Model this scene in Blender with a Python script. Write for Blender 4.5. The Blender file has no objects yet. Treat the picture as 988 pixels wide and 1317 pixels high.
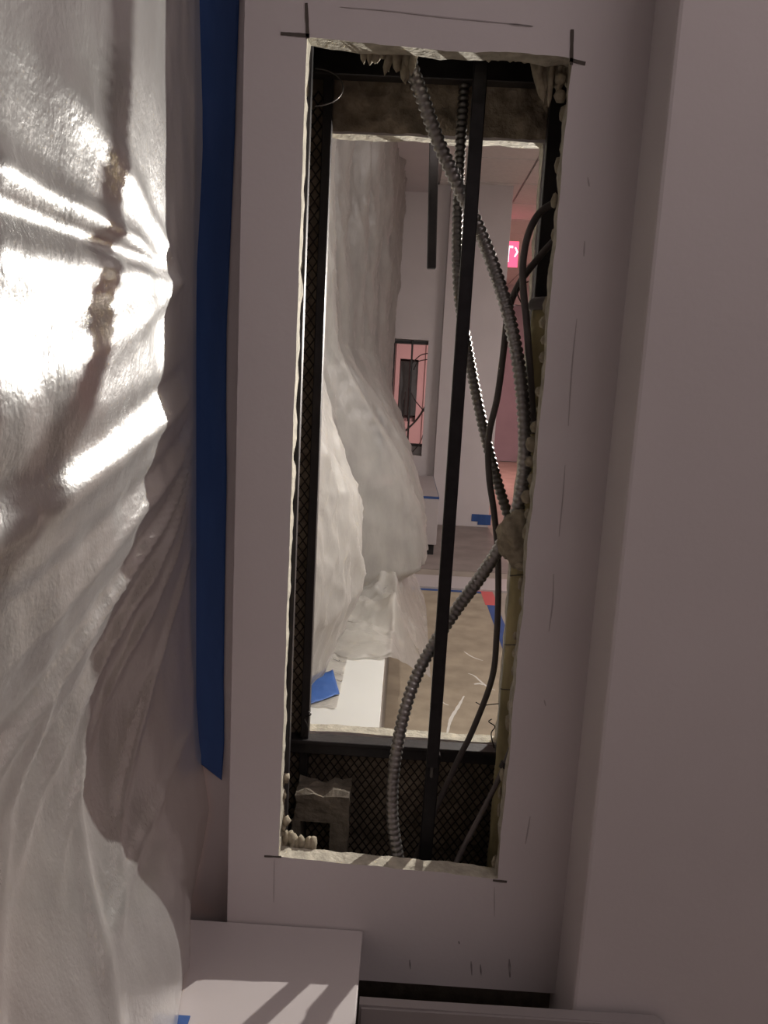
import bpy, bmesh, math, random
from mathutils import Vector, Matrix, noise
random.seed(7)
scene = bpy.context.scene
COL = scene.collection

# ------------------------------------------------------------------ camera
CAMZ = 1.10
FPX, YAW, PITCH, ROLL = 990.0, 0.0212, 0.1687, 0.0524
IW, IH = 988, 1317
_f = Vector((-math.sin(YAW)*math.cos(PITCH), math.cos(YAW)*math.cos(PITCH), -math.sin(PITCH)))
_r0 = Vector((math.cos(YAW), math.sin(YAW), 0)); _u0 = _r0.cross(_f)
_c, _s = math.cos(ROLL), math.sin(ROLL)
_r = _c*_r0 + _s*_u0; _u = -_s*_r0 + _c*_u0
cam = bpy.data.cameras.new('camera'); camo = bpy.data.objects.new('camera', cam); COL.objects.link(camo)
m = Matrix((_r, _u, -_f)).transposed().to_4x4(); m.translation = Vector((0, 0, CAMZ)); camo.matrix_world = m
cam.sensor_fit = 'VERTICAL'; cam.sensor_height = 36; cam.lens = 36*FPX/IH
cam.clip_start = 0.02; cam.clip_end = 60
scene.camera = camo
def ray(px, py): return _f + _r*((px-IW/2)/FPX) - _u*((py-IH/2)/FPX)
O = Vector((0, 0, CAMZ))
def PY(px, py, Y): d = ray(px, py); return O + d*(Y/d.y)
def PX(px, py, X): d = ray(px, py); return O + d*(X/d.x)
def PZ(px, py, Z): d = ray(px, py); return O + d*((Z-CAMZ)/d.z)

# ------------------------------------------------------------------ world, lights, exposure
w = bpy.data.worlds.new('world'); scene.world = w; w.use_nodes = True
w.node_tree.nodes['Background'].inputs[0].default_value = (0.30, 0.27, 0.28, 1)
w.node_tree.nodes['Background'].inputs[1].default_value = 0.02
vs = scene.view_settings
vs.view_transform = 'Standard'; vs.look = 'None'; vs.exposure = 0.0; vs.gamma = 1.0; vs.use_curve_mapping = False

def lamp(name, kind, loc, power, color, **kw):
    l = bpy.data.lights.new(name, kind); l.energy = power; l.color = color
    for k, v in kw.items(): setattr(l, k, v)
    o = bpy.data.objects.new(name, l); COL.objects.link(o); o.location = loc
    return o
LAMP = Vector((0.42, 1.56, 1.23))
lamp('work_light_bulb', 'POINT', LAMP, 32, (1.0, 0.95, 0.87), shadow_soft_size=0.006)
sp = lamp('sheet_boost_spot', 'SPOT', LAMP, 42, (1.0, 0.95, 0.87), shadow_soft_size=0.006, spot_size=math.radians(74), spot_blend=1.0)  # extra spot added to brighten only the near plastic sheet
sp.rotation_euler = (Vector((-0.24, 0.56, 0.98))-LAMP).to_track_quat('-Z', 'Y').to_euler()
a = lamp('troffer_glow', 'AREA', (0.95, 0.02, 2.52), 8.4, (1.0, 0.86, 0.86), shape='RECTANGLE', size=1.1, size_y=0.5)
a = lamp('troffer_glow', 'AREA', (0.75, -1.9, 2.52), 3, (1.0, 0.86, 0.86), shape='RECTANGLE', size=1.1, size_y=0.5)  # added fill light, evens out the lower pier
a = lamp('troffer_glow', 'AREA', (2.4, 3.6, 2.52), 50, (1.0, 0.90, 0.86), shape='RECTANGLE', size=1.1, size_y=0.5)
a = lamp('troffer_glow', 'AREA', (0.80, 8.9, 2.52), 70, (1.0, 0.50, 0.47), shape='RECTANGLE', size=0.5, size_y=0.5)
lamp('troffer_glow', 'AREA', (1.6, 14.2, 2.52), 14, (1.0, 0.9, 0.9), shape='RECTANGLE', size=0.5, size_y=0.5)  # light added so the plastic in the last bay shows
lamp('added_orange_glow', 'POINT', (-0.37, 0.46, 0.68), 0.22, (1.0, 0.42, 0.22), shadow_soft_size=0.05)  # unseen orange lamp added behind the near sheet for its warm patch

# ------------------------------------------------------------------ materials
def mat(name, color, rough=0.6, metal=0.0, var=0.0, vscale=8.0, bump=0.0, bscale=60.0, bdist=0.002, spec=0.4, stretch=(1, 1, 1), emit=None, estr=0.0, color2=None, detail=5.0):
    M = bpy.data.materials.new(name); M.use_nodes = True
    nt = M.node_tree; b = nt.nodes['Principled BSDF']
    b.inputs['Base Color'].default_value = (*color, 1); b.inputs['Roughness'].default_value = rough
    b.inputs['Metallic'].default_value = metal; b.inputs['Specular IOR Level'].default_value = spec
    tc = nt.nodes.new('ShaderNodeTexCoord'); mp = nt.nodes.new('ShaderNodeMapping'); mp.inputs['Scale'].default_value = stretch
    geo = nt.nodes.new('ShaderNodeNewGeometry'); nt.links.new(geo.outputs['Position'], mp.inputs['Vector'])
    if var > 0:
        n = nt.nodes.new('ShaderNodeTexNoise'); n.inputs['Scale'].default_value = vscale; n.inputs['Detail'].default_value = detail
        nt.links.new(mp.outputs['Vector'], n.inputs['Vector'])
        r = nt.nodes.new('ShaderNodeValToRGB')
        c2 = color2 or tuple(max(0, c*(1-var)) for c in color)
        r.color_ramp.elements[0].position = .35; r.color_ramp.elements[1].position = .68
        r.color_ramp.elements[0].color = (*c2, 1); r.color_ramp.elements[1].color = (*color, 1)
        nt.links.new(n.outputs['Fac'], r.inputs['Fac']); nt.links.new(r.outputs['Color'], b.inputs['Base Color'])
    if bump > 0:
        n = nt.nodes.new('ShaderNodeTexNoise'); n.inputs['Scale'].default_value = bscale; n.inputs['Detail'].default_value = 4
        nt.links.new(mp.outputs['Vector'], n.inputs['Vector'])
        bp = nt.nodes.new('ShaderNodeBump'); bp.inputs['Strength'].default_value = bump; bp.inputs['Distance'].default_value = bdist
        nt.links.new(n.outputs['Fac'], bp.inputs['Height']); nt.links.new(bp.outputs['Normal'], b.inputs['Normal'])
    if emit:
        b.inputs['Emission Color'].default_value = (*emit, 1); b.inputs['Emission Strength'].default_value = estr
    return M

def plastic_mat(name, tint, clear, transl, rough, bscale, bump, stretch=(1, 1, 1), bdist=0.004, sheen=.12, srough=.45):
    M = bpy.data.materials.new(name); M.use_nodes = True; nt = M.node_tree
    N, L = nt.nodes, nt.links
    for n in list(N): N.remove(n)
    out = N.new('ShaderNodeOutputMaterial')
    geo = N.new('ShaderNodeNewGeometry'); mp = N.new('ShaderNodeMapping'); mp.inputs['Scale'].default_value = stretch
    L.new(geo.outputs['Position'], mp.inputs['Vector'])
    n1 = N.new('ShaderNodeTexNoise'); n1.inputs['Scale'].default_value = bscale; n1.inputs['Detail'].default_value = 3; n1.inputs['Roughness'].default_value = .55; n1.inputs['Distortion'].default_value = .2
    L.new(mp.outputs['Vector'], n1.inputs['Vector'])
    bp = N.new('ShaderNodeBump'); bp.inputs['Strength'].default_value = bump; bp.inputs['Distance'].default_value = bdist
    L.new(n1.outputs['Fac'], bp.inputs['Height'])
    n3 = N.new('ShaderNodeTexNoise'); n3.inputs['Scale'].default_value = bscale*5; n3.inputs['Detail'].default_value = 2; n3.inputs['Distortion'].default_value = .4
    L.new(mp.outputs['Vector'], n3.inputs['Vector'])
    bp0 = bp; bp = N.new('ShaderNodeBump'); bp.inputs['Strength'].default_value = bump*1.2; bp.inputs['Distance'].default_value = bdist*.25
    L.new(n3.outputs['Fac'], bp.inputs['Height']); L.new(bp0.outputs['Normal'], bp.inputs['Normal'])
    n2 = N.new('ShaderNodeTexNoise'); n2.inputs['Scale'].default_value = 14; n2.inputs['Detail'].default_value = 6
    L.new(mp.outputs['Vector'], n2.inputs['Vector'])
    rp = N.new('ShaderNodeMapRange'); rp.inputs['From Min'].default_value = .3; rp.inputs['From Max'].default_value = .7
    rp.inputs['To Min'].default_value = clear+.08; rp.inputs['To Max'].default_value = clear-.08
    L.new(n2.outputs['Fac'], rp.inputs['Value'])
    dif = N.new('ShaderNodeBsdfDiffuse'); dif.inputs[0].default_value = (*tint, 1)
    trl = N.new('ShaderNodeBsdfTranslucent'); trl.inputs[0].default_value = (*tint, 1)
    m1 = N.new('ShaderNodeMixShader'); m1.inputs[0].default_value = transl; L.new(dif.outputs[0], m1.inputs[1]); L.new(trl.outputs[0], m1.inputs[2])
    tr = N.new('ShaderNodeBsdfTransparent'); tr.inputs[0].default_value = (*[min(1, c*1.05) for c in tint], 1)
    m2 = N.new('ShaderNodeMixShader'); L.new(rp.outputs[0], m2.inputs[0]); L.new(m1.outputs[0], m2.inputs[1]); L.new(tr.outputs[0], m2.inputs[2])
    gl = N.new('ShaderNodeBsdfGlossy'); gl.inputs['Roughness'].default_value = rough; gl.inputs['Color'].default_value = (1, 1, 1, 1)
    fr = N.new('ShaderNodeFresnel'); fr.inputs['IOR'].default_value = 1.38
    for x in (dif, trl, gl, fr): L.new(bp.outputs['Normal'], x.inputs['Normal'])
    m3 = N.new('ShaderNodeMixShader'); mu = N.new('ShaderNodeMath'); mu.operation = 'MULTIPLY'; mu.inputs[1].default_value = .4; L.new(fr.outputs[0], mu.inputs[0]); L.new(mu.outputs[0], m3.inputs[0]); L.new(m2.outputs[0], m3.inputs[1]); L.new(gl.outputs[0], m3.inputs[2])
    g2 = N.new('ShaderNodeBsdfGlossy'); g2.inputs['Roughness'].default_value = srough; L.new(bp.outputs['Normal'], g2.inputs['Normal'])
    m4 = N.new('ShaderNodeMixShader'); m4.inputs[0].default_value = sheen; L.new(m3.outputs[0], m4.inputs[1]); L.new(g2.outputs[0], m4.inputs[2])
    L.new(m4.outputs[0], out.inputs[0])
    return M

MT = {
 'paint': mat('wall_paint', (0.66, 0.61, 0.615), .62, var=.05, vscale=5, bump=.12, bscale=140, bdist=.0015),
 'paint_raw': mat('cut_plaster', (0.50, 0.46, 0.38), .9, var=.35, vscale=70, bump=.7, bscale=180, bdist=.003),
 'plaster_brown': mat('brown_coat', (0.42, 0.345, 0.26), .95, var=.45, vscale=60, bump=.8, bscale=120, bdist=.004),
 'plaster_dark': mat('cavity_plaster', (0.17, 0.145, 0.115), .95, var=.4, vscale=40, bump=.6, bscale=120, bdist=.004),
 'key': mat('plaster_key', (0.40, 0.35, 0.26), .95, var=.35, vscale=120, bump=.5, bscale=220, bdist=.002),
 'black': mat('black_steel', (0.018, 0.016, 0.018), .42, metal=.3, var=.4, vscale=30, bump=.25, bscale=150, bdist=.001, spec=.5, color2=(.035, .03, .03)),
 'blackspeck': mat('black_steel_specked', (0.02, 0.018, 0.02), .42, metal=.2, var=.4, vscale=90, bump=.25, bscale=150, bdist=.001),
 'lath': mat('lath_steel', (0.06, 0.048, 0.04), .7, metal=.5),
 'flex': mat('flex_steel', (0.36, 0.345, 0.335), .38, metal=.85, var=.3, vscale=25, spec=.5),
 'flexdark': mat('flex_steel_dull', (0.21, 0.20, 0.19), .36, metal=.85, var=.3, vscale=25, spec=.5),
 'cable': mat('cable_jacket', (0.10, 0.085, 0.08), .55, var=.2, vscale=40),
 'cablegrey': mat('cable_jacket_grey', (0.15, 0.13, 0.125), .5, var=.2, vscale=40),
 'wire': mat('wire', (0.05, 0.045, 0.045), .4, metal=.7),
 'yellow': mat('old_pipe_wrap', (0.46, 0.39, 0.21), .85, var=.5, vscale=22, bump=.5, bscale=60, bdist=.003, stretch=(1, 1, .5)),
 'tape': mat('blue_tape', (0.035, 0.095, 0.30), .6, var=.2, vscale=20, bump=.35, bscale=60, bdist=.002, stretch=(1, 1, .25)),
 'redtape': mat('red_tape', (0.62, 0.12, 0.12), .6),
 'white': mat('white_enamel', (0.55, 0.55, 0.53), .35, var=.03, vscale=6),
 'enamel': mat('grey_enamel', (0.50, 0.455, 0.455), .5, var=.06, vscale=6),
 'metalgrey': mat('grey_metal', (0.36, 0.33, 0.33), .4, metal=.35, var=.12, vscale=10),
 'gap': mat('dark_gap', (0.02, 0.018, 0.018), .8),
 'floor': mat('floor_concrete', (0.40, 0.35, 0.30), .75, var=.2, vscale=4, bump=.2, bscale=40),
 'kraft': mat('kraft_paper', (0.43, 0.36, 0.27), .8, var=.28, vscale=9, bump=.3, bscale=30, bdist=.003, detail=9),
 'greypaper': mat('grey_paper', (0.33, 0.28, 0.26), .8, var=.25, vscale=5, bump=.3, bscale=25, bdist=.003),
 'pale': mat('pale_streak', (0.72, 0.70, 0.65), .7),
 'tile': mat('ceiling_tile', (0.80, 0.76, 0.73), .9, var=.06, vscale=30, bump=.3, bscale=200, bdist=.002),
 'grid': mat('ceiling_grid', (0.42, 0.39, 0.38), .5),
 'pencil': mat('pencil', (0.43, 0.39, 0.39), .9),
 'scuff': mat('scuff', (0.42, 0.38, 0.38), .9, var=.5, vscale=90),
 'kerf': mat('saw_kerf', (0.10, 0.085, 0.075), .95),
 'door': mat('door_paint', (0.34, 0.31, 0.35), .6, var=.12, vscale=3),
 'darkglass': mat('night_glass', (0.012, 0.013, 0.016), .08, spec=.6),
 'frame': mat('window_frame', (0.16, 0.145, 0.14), .5, metal=.3),
 'signred': mat('sign_red', (0.6, 0.05, 0.08), .5, emit=(1.0, 0.08, 0.16), estr=2.2),
 'signwhite': mat('sign_white', (0.9, 0.8, 0.8), .5, emit=(1.0, 0.72, 0.76), estr=3.0),
 'lens': mat('lamp_lens', (0.9, 0.88, 0.84), .4, emit=(1, .9, .88), estr=.6),
 'pinklens': mat('pink_lens', (0.9, 0.8, 0.8), .4, emit=(1, .5, .5), estr=2.0),
 'yellowpaint': mat('yellow_paint', (0.62, 0.42, 0.04), .45),
 'sheet_fg': plastic_mat('plastic_sheet_near', (0.80, 0.79, 0.77), .56, .30, .28, 60, .30, (1, 1, .7), .003, .013, .48),
 'sheet_mid': plastic_mat('plastic_sheet_far', (0.70, 0.675, 0.645), .46, .52, .34, 55, .40, (1, 1, .5), .005, .02, .40),
}

# ------------------------------------------------------------------ helpers
def link(name, mesh, material=None, parent=None, kind=None, label=None, cat=None, group=None, smooth=False):
    o = bpy.data.objects.new(name, mesh); COL.objects.link(o)
    if material is not None and not mesh.materials: mesh.materials.append(material)
    if parent is not None: o.parent = parent
    tag(o, label, cat, group, kind)
    if smooth:
        for p in mesh.polygons: p.use_smooth = True
    return o
def tag(o, label=None, cat=None, group=None, kind=None):
    if label: o['label'] = label
    if cat: o['category'] = cat
    if group: o['group'] = group
    if kind: o['kind'] = kind
    return o
def empty(name, loc, label, cat, group=None, kind=None):
    o = bpy.data.objects.new(name, None); COL.objects.link(o); o.location = loc; o.empty_display_size = .05
    return tag(o, label, cat, group, kind)
def mesh(verts, faces, name='m'):
    me = bpy.data.meshes.new(name); me.from_pydata([tuple(v) for v in verts], [], faces); me.update(); return me
def bm_mesh(bm, name='m'):
    bmesh.ops.recalc_face_normals(bm, faces=bm.faces)
    me = bpy.data.meshes.new(name); bm.to_mesh(me); bm.free(); return me
def boxes(lst, bevel=0.0):
    bm = bmesh.new()
    for (x0, x1, y0, y1, z0, z1) in lst:
        r = bmesh.ops.create_cube(bm, size=1)
        for v in r['verts']:
            v.co = Vector(((x0+x1)/2+v.co.x*(x1-x0), (y0+y1)/2+v.co.y*(y1-y0), (z0+z1)/2+v.co.z*(z1-z0)))
    if bevel > 0:
        bmesh.ops.bevel(bm, geom=bm.edges[:], offset=bevel, segments=2, affect='EDGES', profile=.5)
    return bm_mesh(bm)
def box(x0, x1, y0, y1, z0, z1, bevel=0.0): return boxes([(x0, x1, y0, y1, z0, z1)], bevel)
def local(me, parent):
    me.transform(Matrix.Translation(-parent.location)); return me
def spline(pts, step):
    """Catmull-Rom resampled about every step metres"""
    P = [Vector(p) for p in pts]; P = [P[0]*2-P[1]] + P + [P[-1]*2-P[-2]]
    dense = []
    for i in range(1, len(P)-2):
        for k in range(24):
            t = k/24; p0, p1, p2, p3 = P[i-1:i+3]
            dense.append(.5*((2*p1)+(p2-p0)*t+(2*p0-5*p1+4*p2-p3)*t*t+(3*p1-p0-3*p2+p3)*t**3))
    dense.append(P[-2])
    out = [dense[0]]; acc = 0
    for a, b in zip(dense, dense[1:]):
        L = (b-a).length; d = step-acc
        while d <= L and L > 0:
            out.append(a.lerp(b, d/L)); d += step
        acc = L-(d-step)
    if (out[-1]-dense[-1]).length > step*.3: out.append(dense[-1])
    return out
def tube(path, rad, sides=10, closed=True):
    """rad: number or function(i) -> radius"""
    verts, faces = [], []
    n = len(path); prev = None
    for i, p in enumerate(path):
        t = (path[min(i+1, n-1)]-path[max(i-1, 0)]).normalized()
        if prev is None:
            ref = Vector((0, 1, 0)) if abs(t.y) < .9 else Vector((1, 0, 0))
            u = t.cross(ref).normalized()
        else:
            u = (prev - t*prev.dot(t)).normalized()
        prev = u; v = t.cross(u)
        r = rad(i) if callable(rad) else rad
        for k in range(sides):
            a = 2*math.pi*k/sides
            verts.append(p+u*(math.cos(a)*r)+v*(math.sin(a)*r))
    for i in range(n-1):
        for k in range(sides):
            faces.append((i*sides+k, i*sides+(k+1) % sides, (i+1)*sides+(k+1) % sides, (i+1)*sides+k))
    if closed:
        faces.append(tuple(range(sides))[::-1]); faces.append(tuple((n-1)*sides+k for k in range(sides)))
    return mesh(verts, faces)
def flex(pts, r=.0078, pitch=.0068):
    step = pitch/4
    path = spline(pts, step)
    prof = [1.0, .96, .74, .94]
    return tube(path, lambda i: r*prof[i % 4], 14)
def bar(p0, p1, wx, wy, wz=None):
    """straight bar of rectangular section between two points, section wx (x) by wy (y)"""
    p0, p1 = Vector(p0), Vector(p1); d = (p1-p0); t = d.normalized()
    ux = (Vector((1, 0, 0)) - t*t.x).normalized(); uy = t.cross(ux)
    bm = bmesh.new(); n = 10; rows = []
    for i in range(n+1):
        c = p0+d*(i/n)
        rows.append([bm.verts.new(c+ux*sx*wx/2+uy*sy*wy/2) for sx, sy in ((-1, -1), (1, -1), (1, 1), (-1, 1))])
    for a, b in zip(rows, rows[1:]):
        for k in range(4): bm.faces.new((a[k], a[(k+1) % 4], b[(k+1) % 4], b[k]))
    bm.faces.new(rows[0][::-1]); bm.faces.new(rows[-1])
    bmesh.ops.bevel(bm, geom=[e for e in bm.edges if not e.is_boundary], offset=.0012, segments=1, affect='EDGES')
    return bm_mesh(bm)
def fbm(p, s, seed=0):
    return noise.fractal(Vector(p)*s+Vector((seed*13.1, seed*7.7, seed*3.3)), 1.0, 2.0, 4)
def grid_surface(fn, nu, nv):
    verts = [fn(i/nu, j/nv) for j in range(nv+1) for i in range(nu+1)]
    faces = [(j*(nu+1)+i, j*(nu+1)+i+1, (j+1)*(nu+1)+i+1, (j+1)*(nu+1)+i) for j in range(nv) for i in range(nu)]
    return mesh(verts, faces)

# ------------------------------------------------------------------ room dimensions
CEIL = 2.56
Y1, Y1F = 0.828, 1.03            # near pier: front and far face
Y2, Y2F = 6.07, 6.27
Y3, Y3F = 11.30, 11.50
PXL, PXR = -0.181, 0.22          # pier from window side to column
WINX = -0.56

# ------------------------------------------------------------------ shell
def pane_floor():
    return box(WINX-.15, 4.2, -3.0, 17.0, -.1, 0)
floor = link('floor', pane_floor(), MT['floor'], kind='structure')
tag(floor, 'bare concrete floor of the room under the paper')
ceiling = link('ceiling', box(WINX-.15, 4.2, -3.0, 17.0, CEIL+.012, CEIL+.1), MT['grid'], kind='structure')
link('wall_back', box(WINX-.15, 4.2, -3.1, -3.0, 0, CEIL), MT['paint'], kind='structure')
link('wall_right', box(4.2, 4.3, -3.1, 17.0, 0, CEIL), MT['paint'], kind='structure')
link('wall_end', box(WINX-.15, 4.3, 17.0, 17.1, 0, CEIL), MT['paint'], kind='structure')
# plain plaster soffit along the window side, tiles beyond it
link('trim_1', box(WINX, 0.13, -3.0, 17.0, 2.50, CEIL+.011), MT['paint'], kind='structure')
# ceiling tiles 0.61 m with grid bars
TS = .61
tile_me = box(-TS/2+.008, TS/2-.008, -TS/2+.008, TS/2-.008, -.006, .006); tile_me.materials.append(MT['tile'])
TX0 = .13; TY0 = 5.93 % TS
for i in range(7):
    for j in range(-6, 20):
        cx, cy = TX0+(i+.5)*TS+.02, TY0+(j+.5)*TS
        if cx > 4.0 or cy < -2.9 or cy > 12: continue
        o = bpy.data.objects.new('ceiling_tile', tile_me); COL.objects.link(o); o.parent = ceiling; o.location = (cx, cy, CEIL+.004)

# window side wall behind the plastic
def window_bay(n, y0, y1):
    low = link('wall_left_%d' % n, box(WINX-.12, WINX, y0, y1, 0, .60), MT['paint'], kind='structure')
    link('header', box(WINX-.12, WINX, y0, y1, 2.2, CEIL), MT['paint'], low)
    wd = link('window_%d' % n, boxes([(WINX-.09, WINX-.03, y0, y0+.06, .60, 2.2), (WINX-.09, WINX-.03, y1-.06, y1, .60, 2.2),
            (WINX-.09, WINX-.03, y0, y1, .60, .66), (WINX-.09, WINX-.03, y0, y1, 2.14, 2.2)]), MT['frame'], kind='structure')
    k = max(1, round((y1-y0)/1.6)); s = (y1-y0)/k
    for i in range(k):
        link('pane', box(WINX-.065, WINX-.055, y0+i*s+.03, y0+(i+1)*s-.03, .65, 2.15), MT['darkglass'], wd)
        if i: link('mullion', box(WINX-.09, WINX-.03, y0+i*s-.03, y0+i*s+.03, .66, 2.14), MT['frame'], wd)
window_bay(1, -3.0, .875); window_bay(2, .985, 6.1); window_bay(3, 6.24, 11.33); window_bay(4, 11.47, 16.98)

# ------------------------------------------------------------------ pier skin with a cut opening
def skin(y0, y1, outer, hole, nseg, amp, seed, amp_edges=(1, 1, 1, 1), in_amp=None):
    """Slab between y0 and y1 with a rough cut hole; hole = TL,TR,BR,BL (x,z)"""
    x0, x1, z0, z1 = outer
    TL, TR, BR, BL = [Vector((h[0], h[1])) for h in hole]
    sides = [(TL, TR, 't'), (TR, BR, 'r'), (BR, BL, 'b'), (BL, TL, 'l')]
    inner, outerp = [], []
    for si, (a, b, s) in enumerate(sides):
        n = nseg if s in 'rl' else max(6, nseg//3)
        for k in range(n):
            t = k/n; p = a.lerp(b, t)
            wob = amp*amp_edges[si]*fbm((p.x, p.y, 0), 22, seed+si) if k else 0
            nn = Vector((0, 1)) if s in 'tb' else Vector((1, 0))
            inner.append(p+nn*wob)
            q = {'t': (p.x, z1), 'b': (p.x, z0), 'r': (x1, p.y), 'l': (x0, p.y)}[s]
            if k == 0:
                # corner: outer corner plus both projections
                prev = {'t': (x0, p.y), 'r': (p.x, z1), 'b': (x1, p.y), 'l': (p.x, z0)}[s]
                corner = {'t': (x0, z1), 'r': (x1, z1), 'b': (x1, z0), 'l': (x0, z0)}[s]
                outerp.append([prev, corner, q])
            else: outerp.append([q])
    bm = bmesh.new(); N = len(inner)
    layers = []
    for li, y in enumerate((y0, y1)):
        iv = []
        for i, p in enumerate(inner):
            d = Vector((0, 0))
            if li and in_amp: d = Vector((fbm((p.x, p.y, 1), 40, seed+9), fbm((p.x, p.y, 2), 40, seed+5)))*in_amp
            iv.append(bm.verts.new((p.x+d.x, y, p.y+d.y)))
        ov = [[bm.verts.new((q[0], y, q[1])) for q in qs] for qs in outerp]
        layers.append((iv, ov))
    for iv, ov in layers:
        for i in range(N):
            j = (i+1) % N
            bm.faces.new((iv[i], ov[i][-1], ov[j][0], iv[j]))
            if len(ov[i]) == 3: bm.faces.new((iv[i], ov[i][0], ov[i][1], ov[i][2]))
    flat = [[v for qs in l[1] for v in qs] for l in layers]
    for k in range(len(flat[0])):
        kk = (k+1) % len(flat[0]); bm.faces.new((flat[0][k], flat[0][kk], flat[1][kk], flat[1][k]))
    edge = []
    for i in range(N):
        j = (i+1) % N; edge.append(bm.faces.new((layers[0][0][i], layers[0][0][j], layers[1][0][j], layers[1][0][i])))
    for f in edge: f.material_index = 1
    return bm_mesh(bm), inner

ZB = CAMZ
ZREC = PY(600, 1270, Y1).z      # plaster stops here, recess below shaped to make a dark band
H1 = [(-.1185, .331+ZB), (.1445, .322+ZB), (.1395, -.572+ZB), (-.121, -.562+ZB)]
me, hole1 = skin(Y1, Y1+.022, (PXL, PXR, ZREC, CEIL), H1, 110, .0022, 1, (1.2, .9, 1.0, .35), .0028)
me.materials.append(MT['paint']); me.materials.append(MT['paint_raw'])
wall1 = link('wall_front', me, kind='structure')
tag(wall1, 'painted plaster pier with the tall cut opening in front')
FH = [(-.112, .296+ZB), (.1495, .296+ZB), (.153, -.489+ZB), (-.116, -.487+ZB)]
me, _ = skin(Y1F-.022, Y1F, (PXL, PXR, 0, CEIL), FH, 90, .0014, 4, (1, 1, 1, 1), .002)
me.materials.append(MT['paint']); me.materials.append(MT['paint_raw'])
link('far_skin', me, parent=wall1)
link('side_skin', box(PXL, PXL+.022, Y1+.022, Y1F-.022, 0, CEIL), MT['paint'], wall1)
# thinner fin running on to the window, the tape is stuck to it
link('window_return', box(WINX, PXL, .875, .985, 0, CEIL), MT['paint'], wall1)
link('toe_recess', box(PXL, PXR, .858, .866, 0, ZREC+.03), MT['paint_raw'], wall1)  # added set-back that gives the dark band above the leaning panel
# column that the pier butts against
link('wall_column_near', box(PXR, .70, .75, 1.10, 0, CEIL, .004), MT['paint'], kind='structure')

# ---- rough brown coat on the inside of the far skin and of the window side
def rough_sheet(name, fn, nu, nv, material, amp, sc, seed, axis, hole=None):
    def f(u, v):
        p = Vector(fn(u, v)); d = max(-.3, fbm(p, sc, seed))*amp
        q = p.copy(); q[axis] += d
        return q
    me = grid_surface(f, nu, nv)
    return link(name, me, material, wall1, kind='stuff', smooth=True)
yb = Y1F-.026
rough_sheet('brown_coat', lambda u, v: (PXL+.024+u*(PXR-PXL-.026), yb, FH[0][1]+.002+v*.42), 70, 70, MT['plaster_brown'], -.009, 45, 2, 1)
rough_sheet('brown_coat', lambda u, v: (PXL+.024+u*(PXR-PXL-.026), yb, .30+v*(FH[3][1]-.004-.30)), 70, 60, MT['plaster_brown'], -.006, 60, 3, 1)
rough_sheet('brown_coat', lambda u, v: (PXL+.026, Y1+.024+u*(.152), .30+v*1.55), 36, 240, MT['plaster_brown'], .006, 60, 5, 0)
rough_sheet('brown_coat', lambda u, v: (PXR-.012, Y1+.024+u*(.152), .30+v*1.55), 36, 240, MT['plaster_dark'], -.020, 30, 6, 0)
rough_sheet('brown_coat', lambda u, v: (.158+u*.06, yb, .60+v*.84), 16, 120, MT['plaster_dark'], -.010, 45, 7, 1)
# back of the front skin stays raw
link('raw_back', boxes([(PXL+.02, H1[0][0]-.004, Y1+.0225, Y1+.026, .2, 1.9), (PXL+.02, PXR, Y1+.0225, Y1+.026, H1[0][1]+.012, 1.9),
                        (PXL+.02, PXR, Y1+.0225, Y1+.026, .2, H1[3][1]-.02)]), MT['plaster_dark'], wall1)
# ---- diamond metal lath (one net per face, strands far too many to pick apart)
def lath(fn, cols, rows, wid, nrm):
    verts, faces = [], []
    nrm = Vector(nrm)
    for r in range(rows):
        pts = []
        for c in range(cols+1):
            up = .5 if (c+r) % 2 == 0 else -.5
            pts.append(Vector(fn(c/cols, (r+.5+up*.96)/rows)))
        for a, b in zip(pts, pts[1:]):
            t = (b-a).normalized(); s = t.cross(nrm).normalized()*wid/2
            k = len(verts); verts += [a-s, a+s, b+s, b-s, a-s+nrm*.001, a+s+nrm*.001, b+s+nrm*.001, b-s+nrm*.001]
            faces += [(k, k+1, k+2, k+3), (k+4, k+7, k+6, k+5), (k, k+3, k+7, k+4), (k+1, k+5, k+6, k+2)]
    return mesh(verts, faces)
yl = yb-.0055
link('metal_lath', lath(lambda u, v: (PXL+.03+u*.36, yl, .40+v*.205), 64, 26, .0016, (0, -1, 0)), MT['lath'], wall1, kind='stuff')
rough_sheet('brown_coat', lambda u, v: (PXL+.024+u*.046, yb, .60+v*.84), 12, 160, MT['plaster_brown'], -.006, 60, 8, 1)
link('metal_lath', lath(lambda u, v: (PXL+.026+u*.045, yl, .60+v*.84), 8, 106, .0016, (0, -1, 0)), MT['lath'], wall1, kind='stuff')
link('metal_lath', lath(lambda u, v: (PXL+.032, Y1+.03+u*.14, .40+v*1.30), 24, 150, .0016, (1, 0, 0)), MT['lath'], wall1, kind='stuff')
# ---- studs and channels of the cavity frame, plus a dark bar for shade
def chan(x0, x1, y0, y1, z0, z1): return box(x0, x1, y0, y1, z0, z1, .0012)
link('stud', chan(-.130, -.1165, Y1+.027, Y1+.040, .25, 1.85), MT['black'], wall1)
link('stud', chan(-.1195, -.1080, Y1F-.046, Y1F-.030, .25, 1.85), MT['black'], wall1)
link('stud', chan(.1505, .176, Y1F-.044, Y1F-.028, .25, 1.85), MT['black'], wall1)
c = chan(-.165, .20, Y1F-.050, Y1F-.028, .592, .612)
link('cross_channel', c, MT['black'], wall1)
link('cross_channel', chan(-.165, .20, Y1F-.060, Y1F-.040, 1.450, 1.482), MT['black'], wall1)  # black strip added at the cavity top in place of lintel shade
link('cross_channel_lip', chan(-.150, .20, Y1F-.054, Y1F-.050, .607, .613), MT['black'], wall1)
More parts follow.
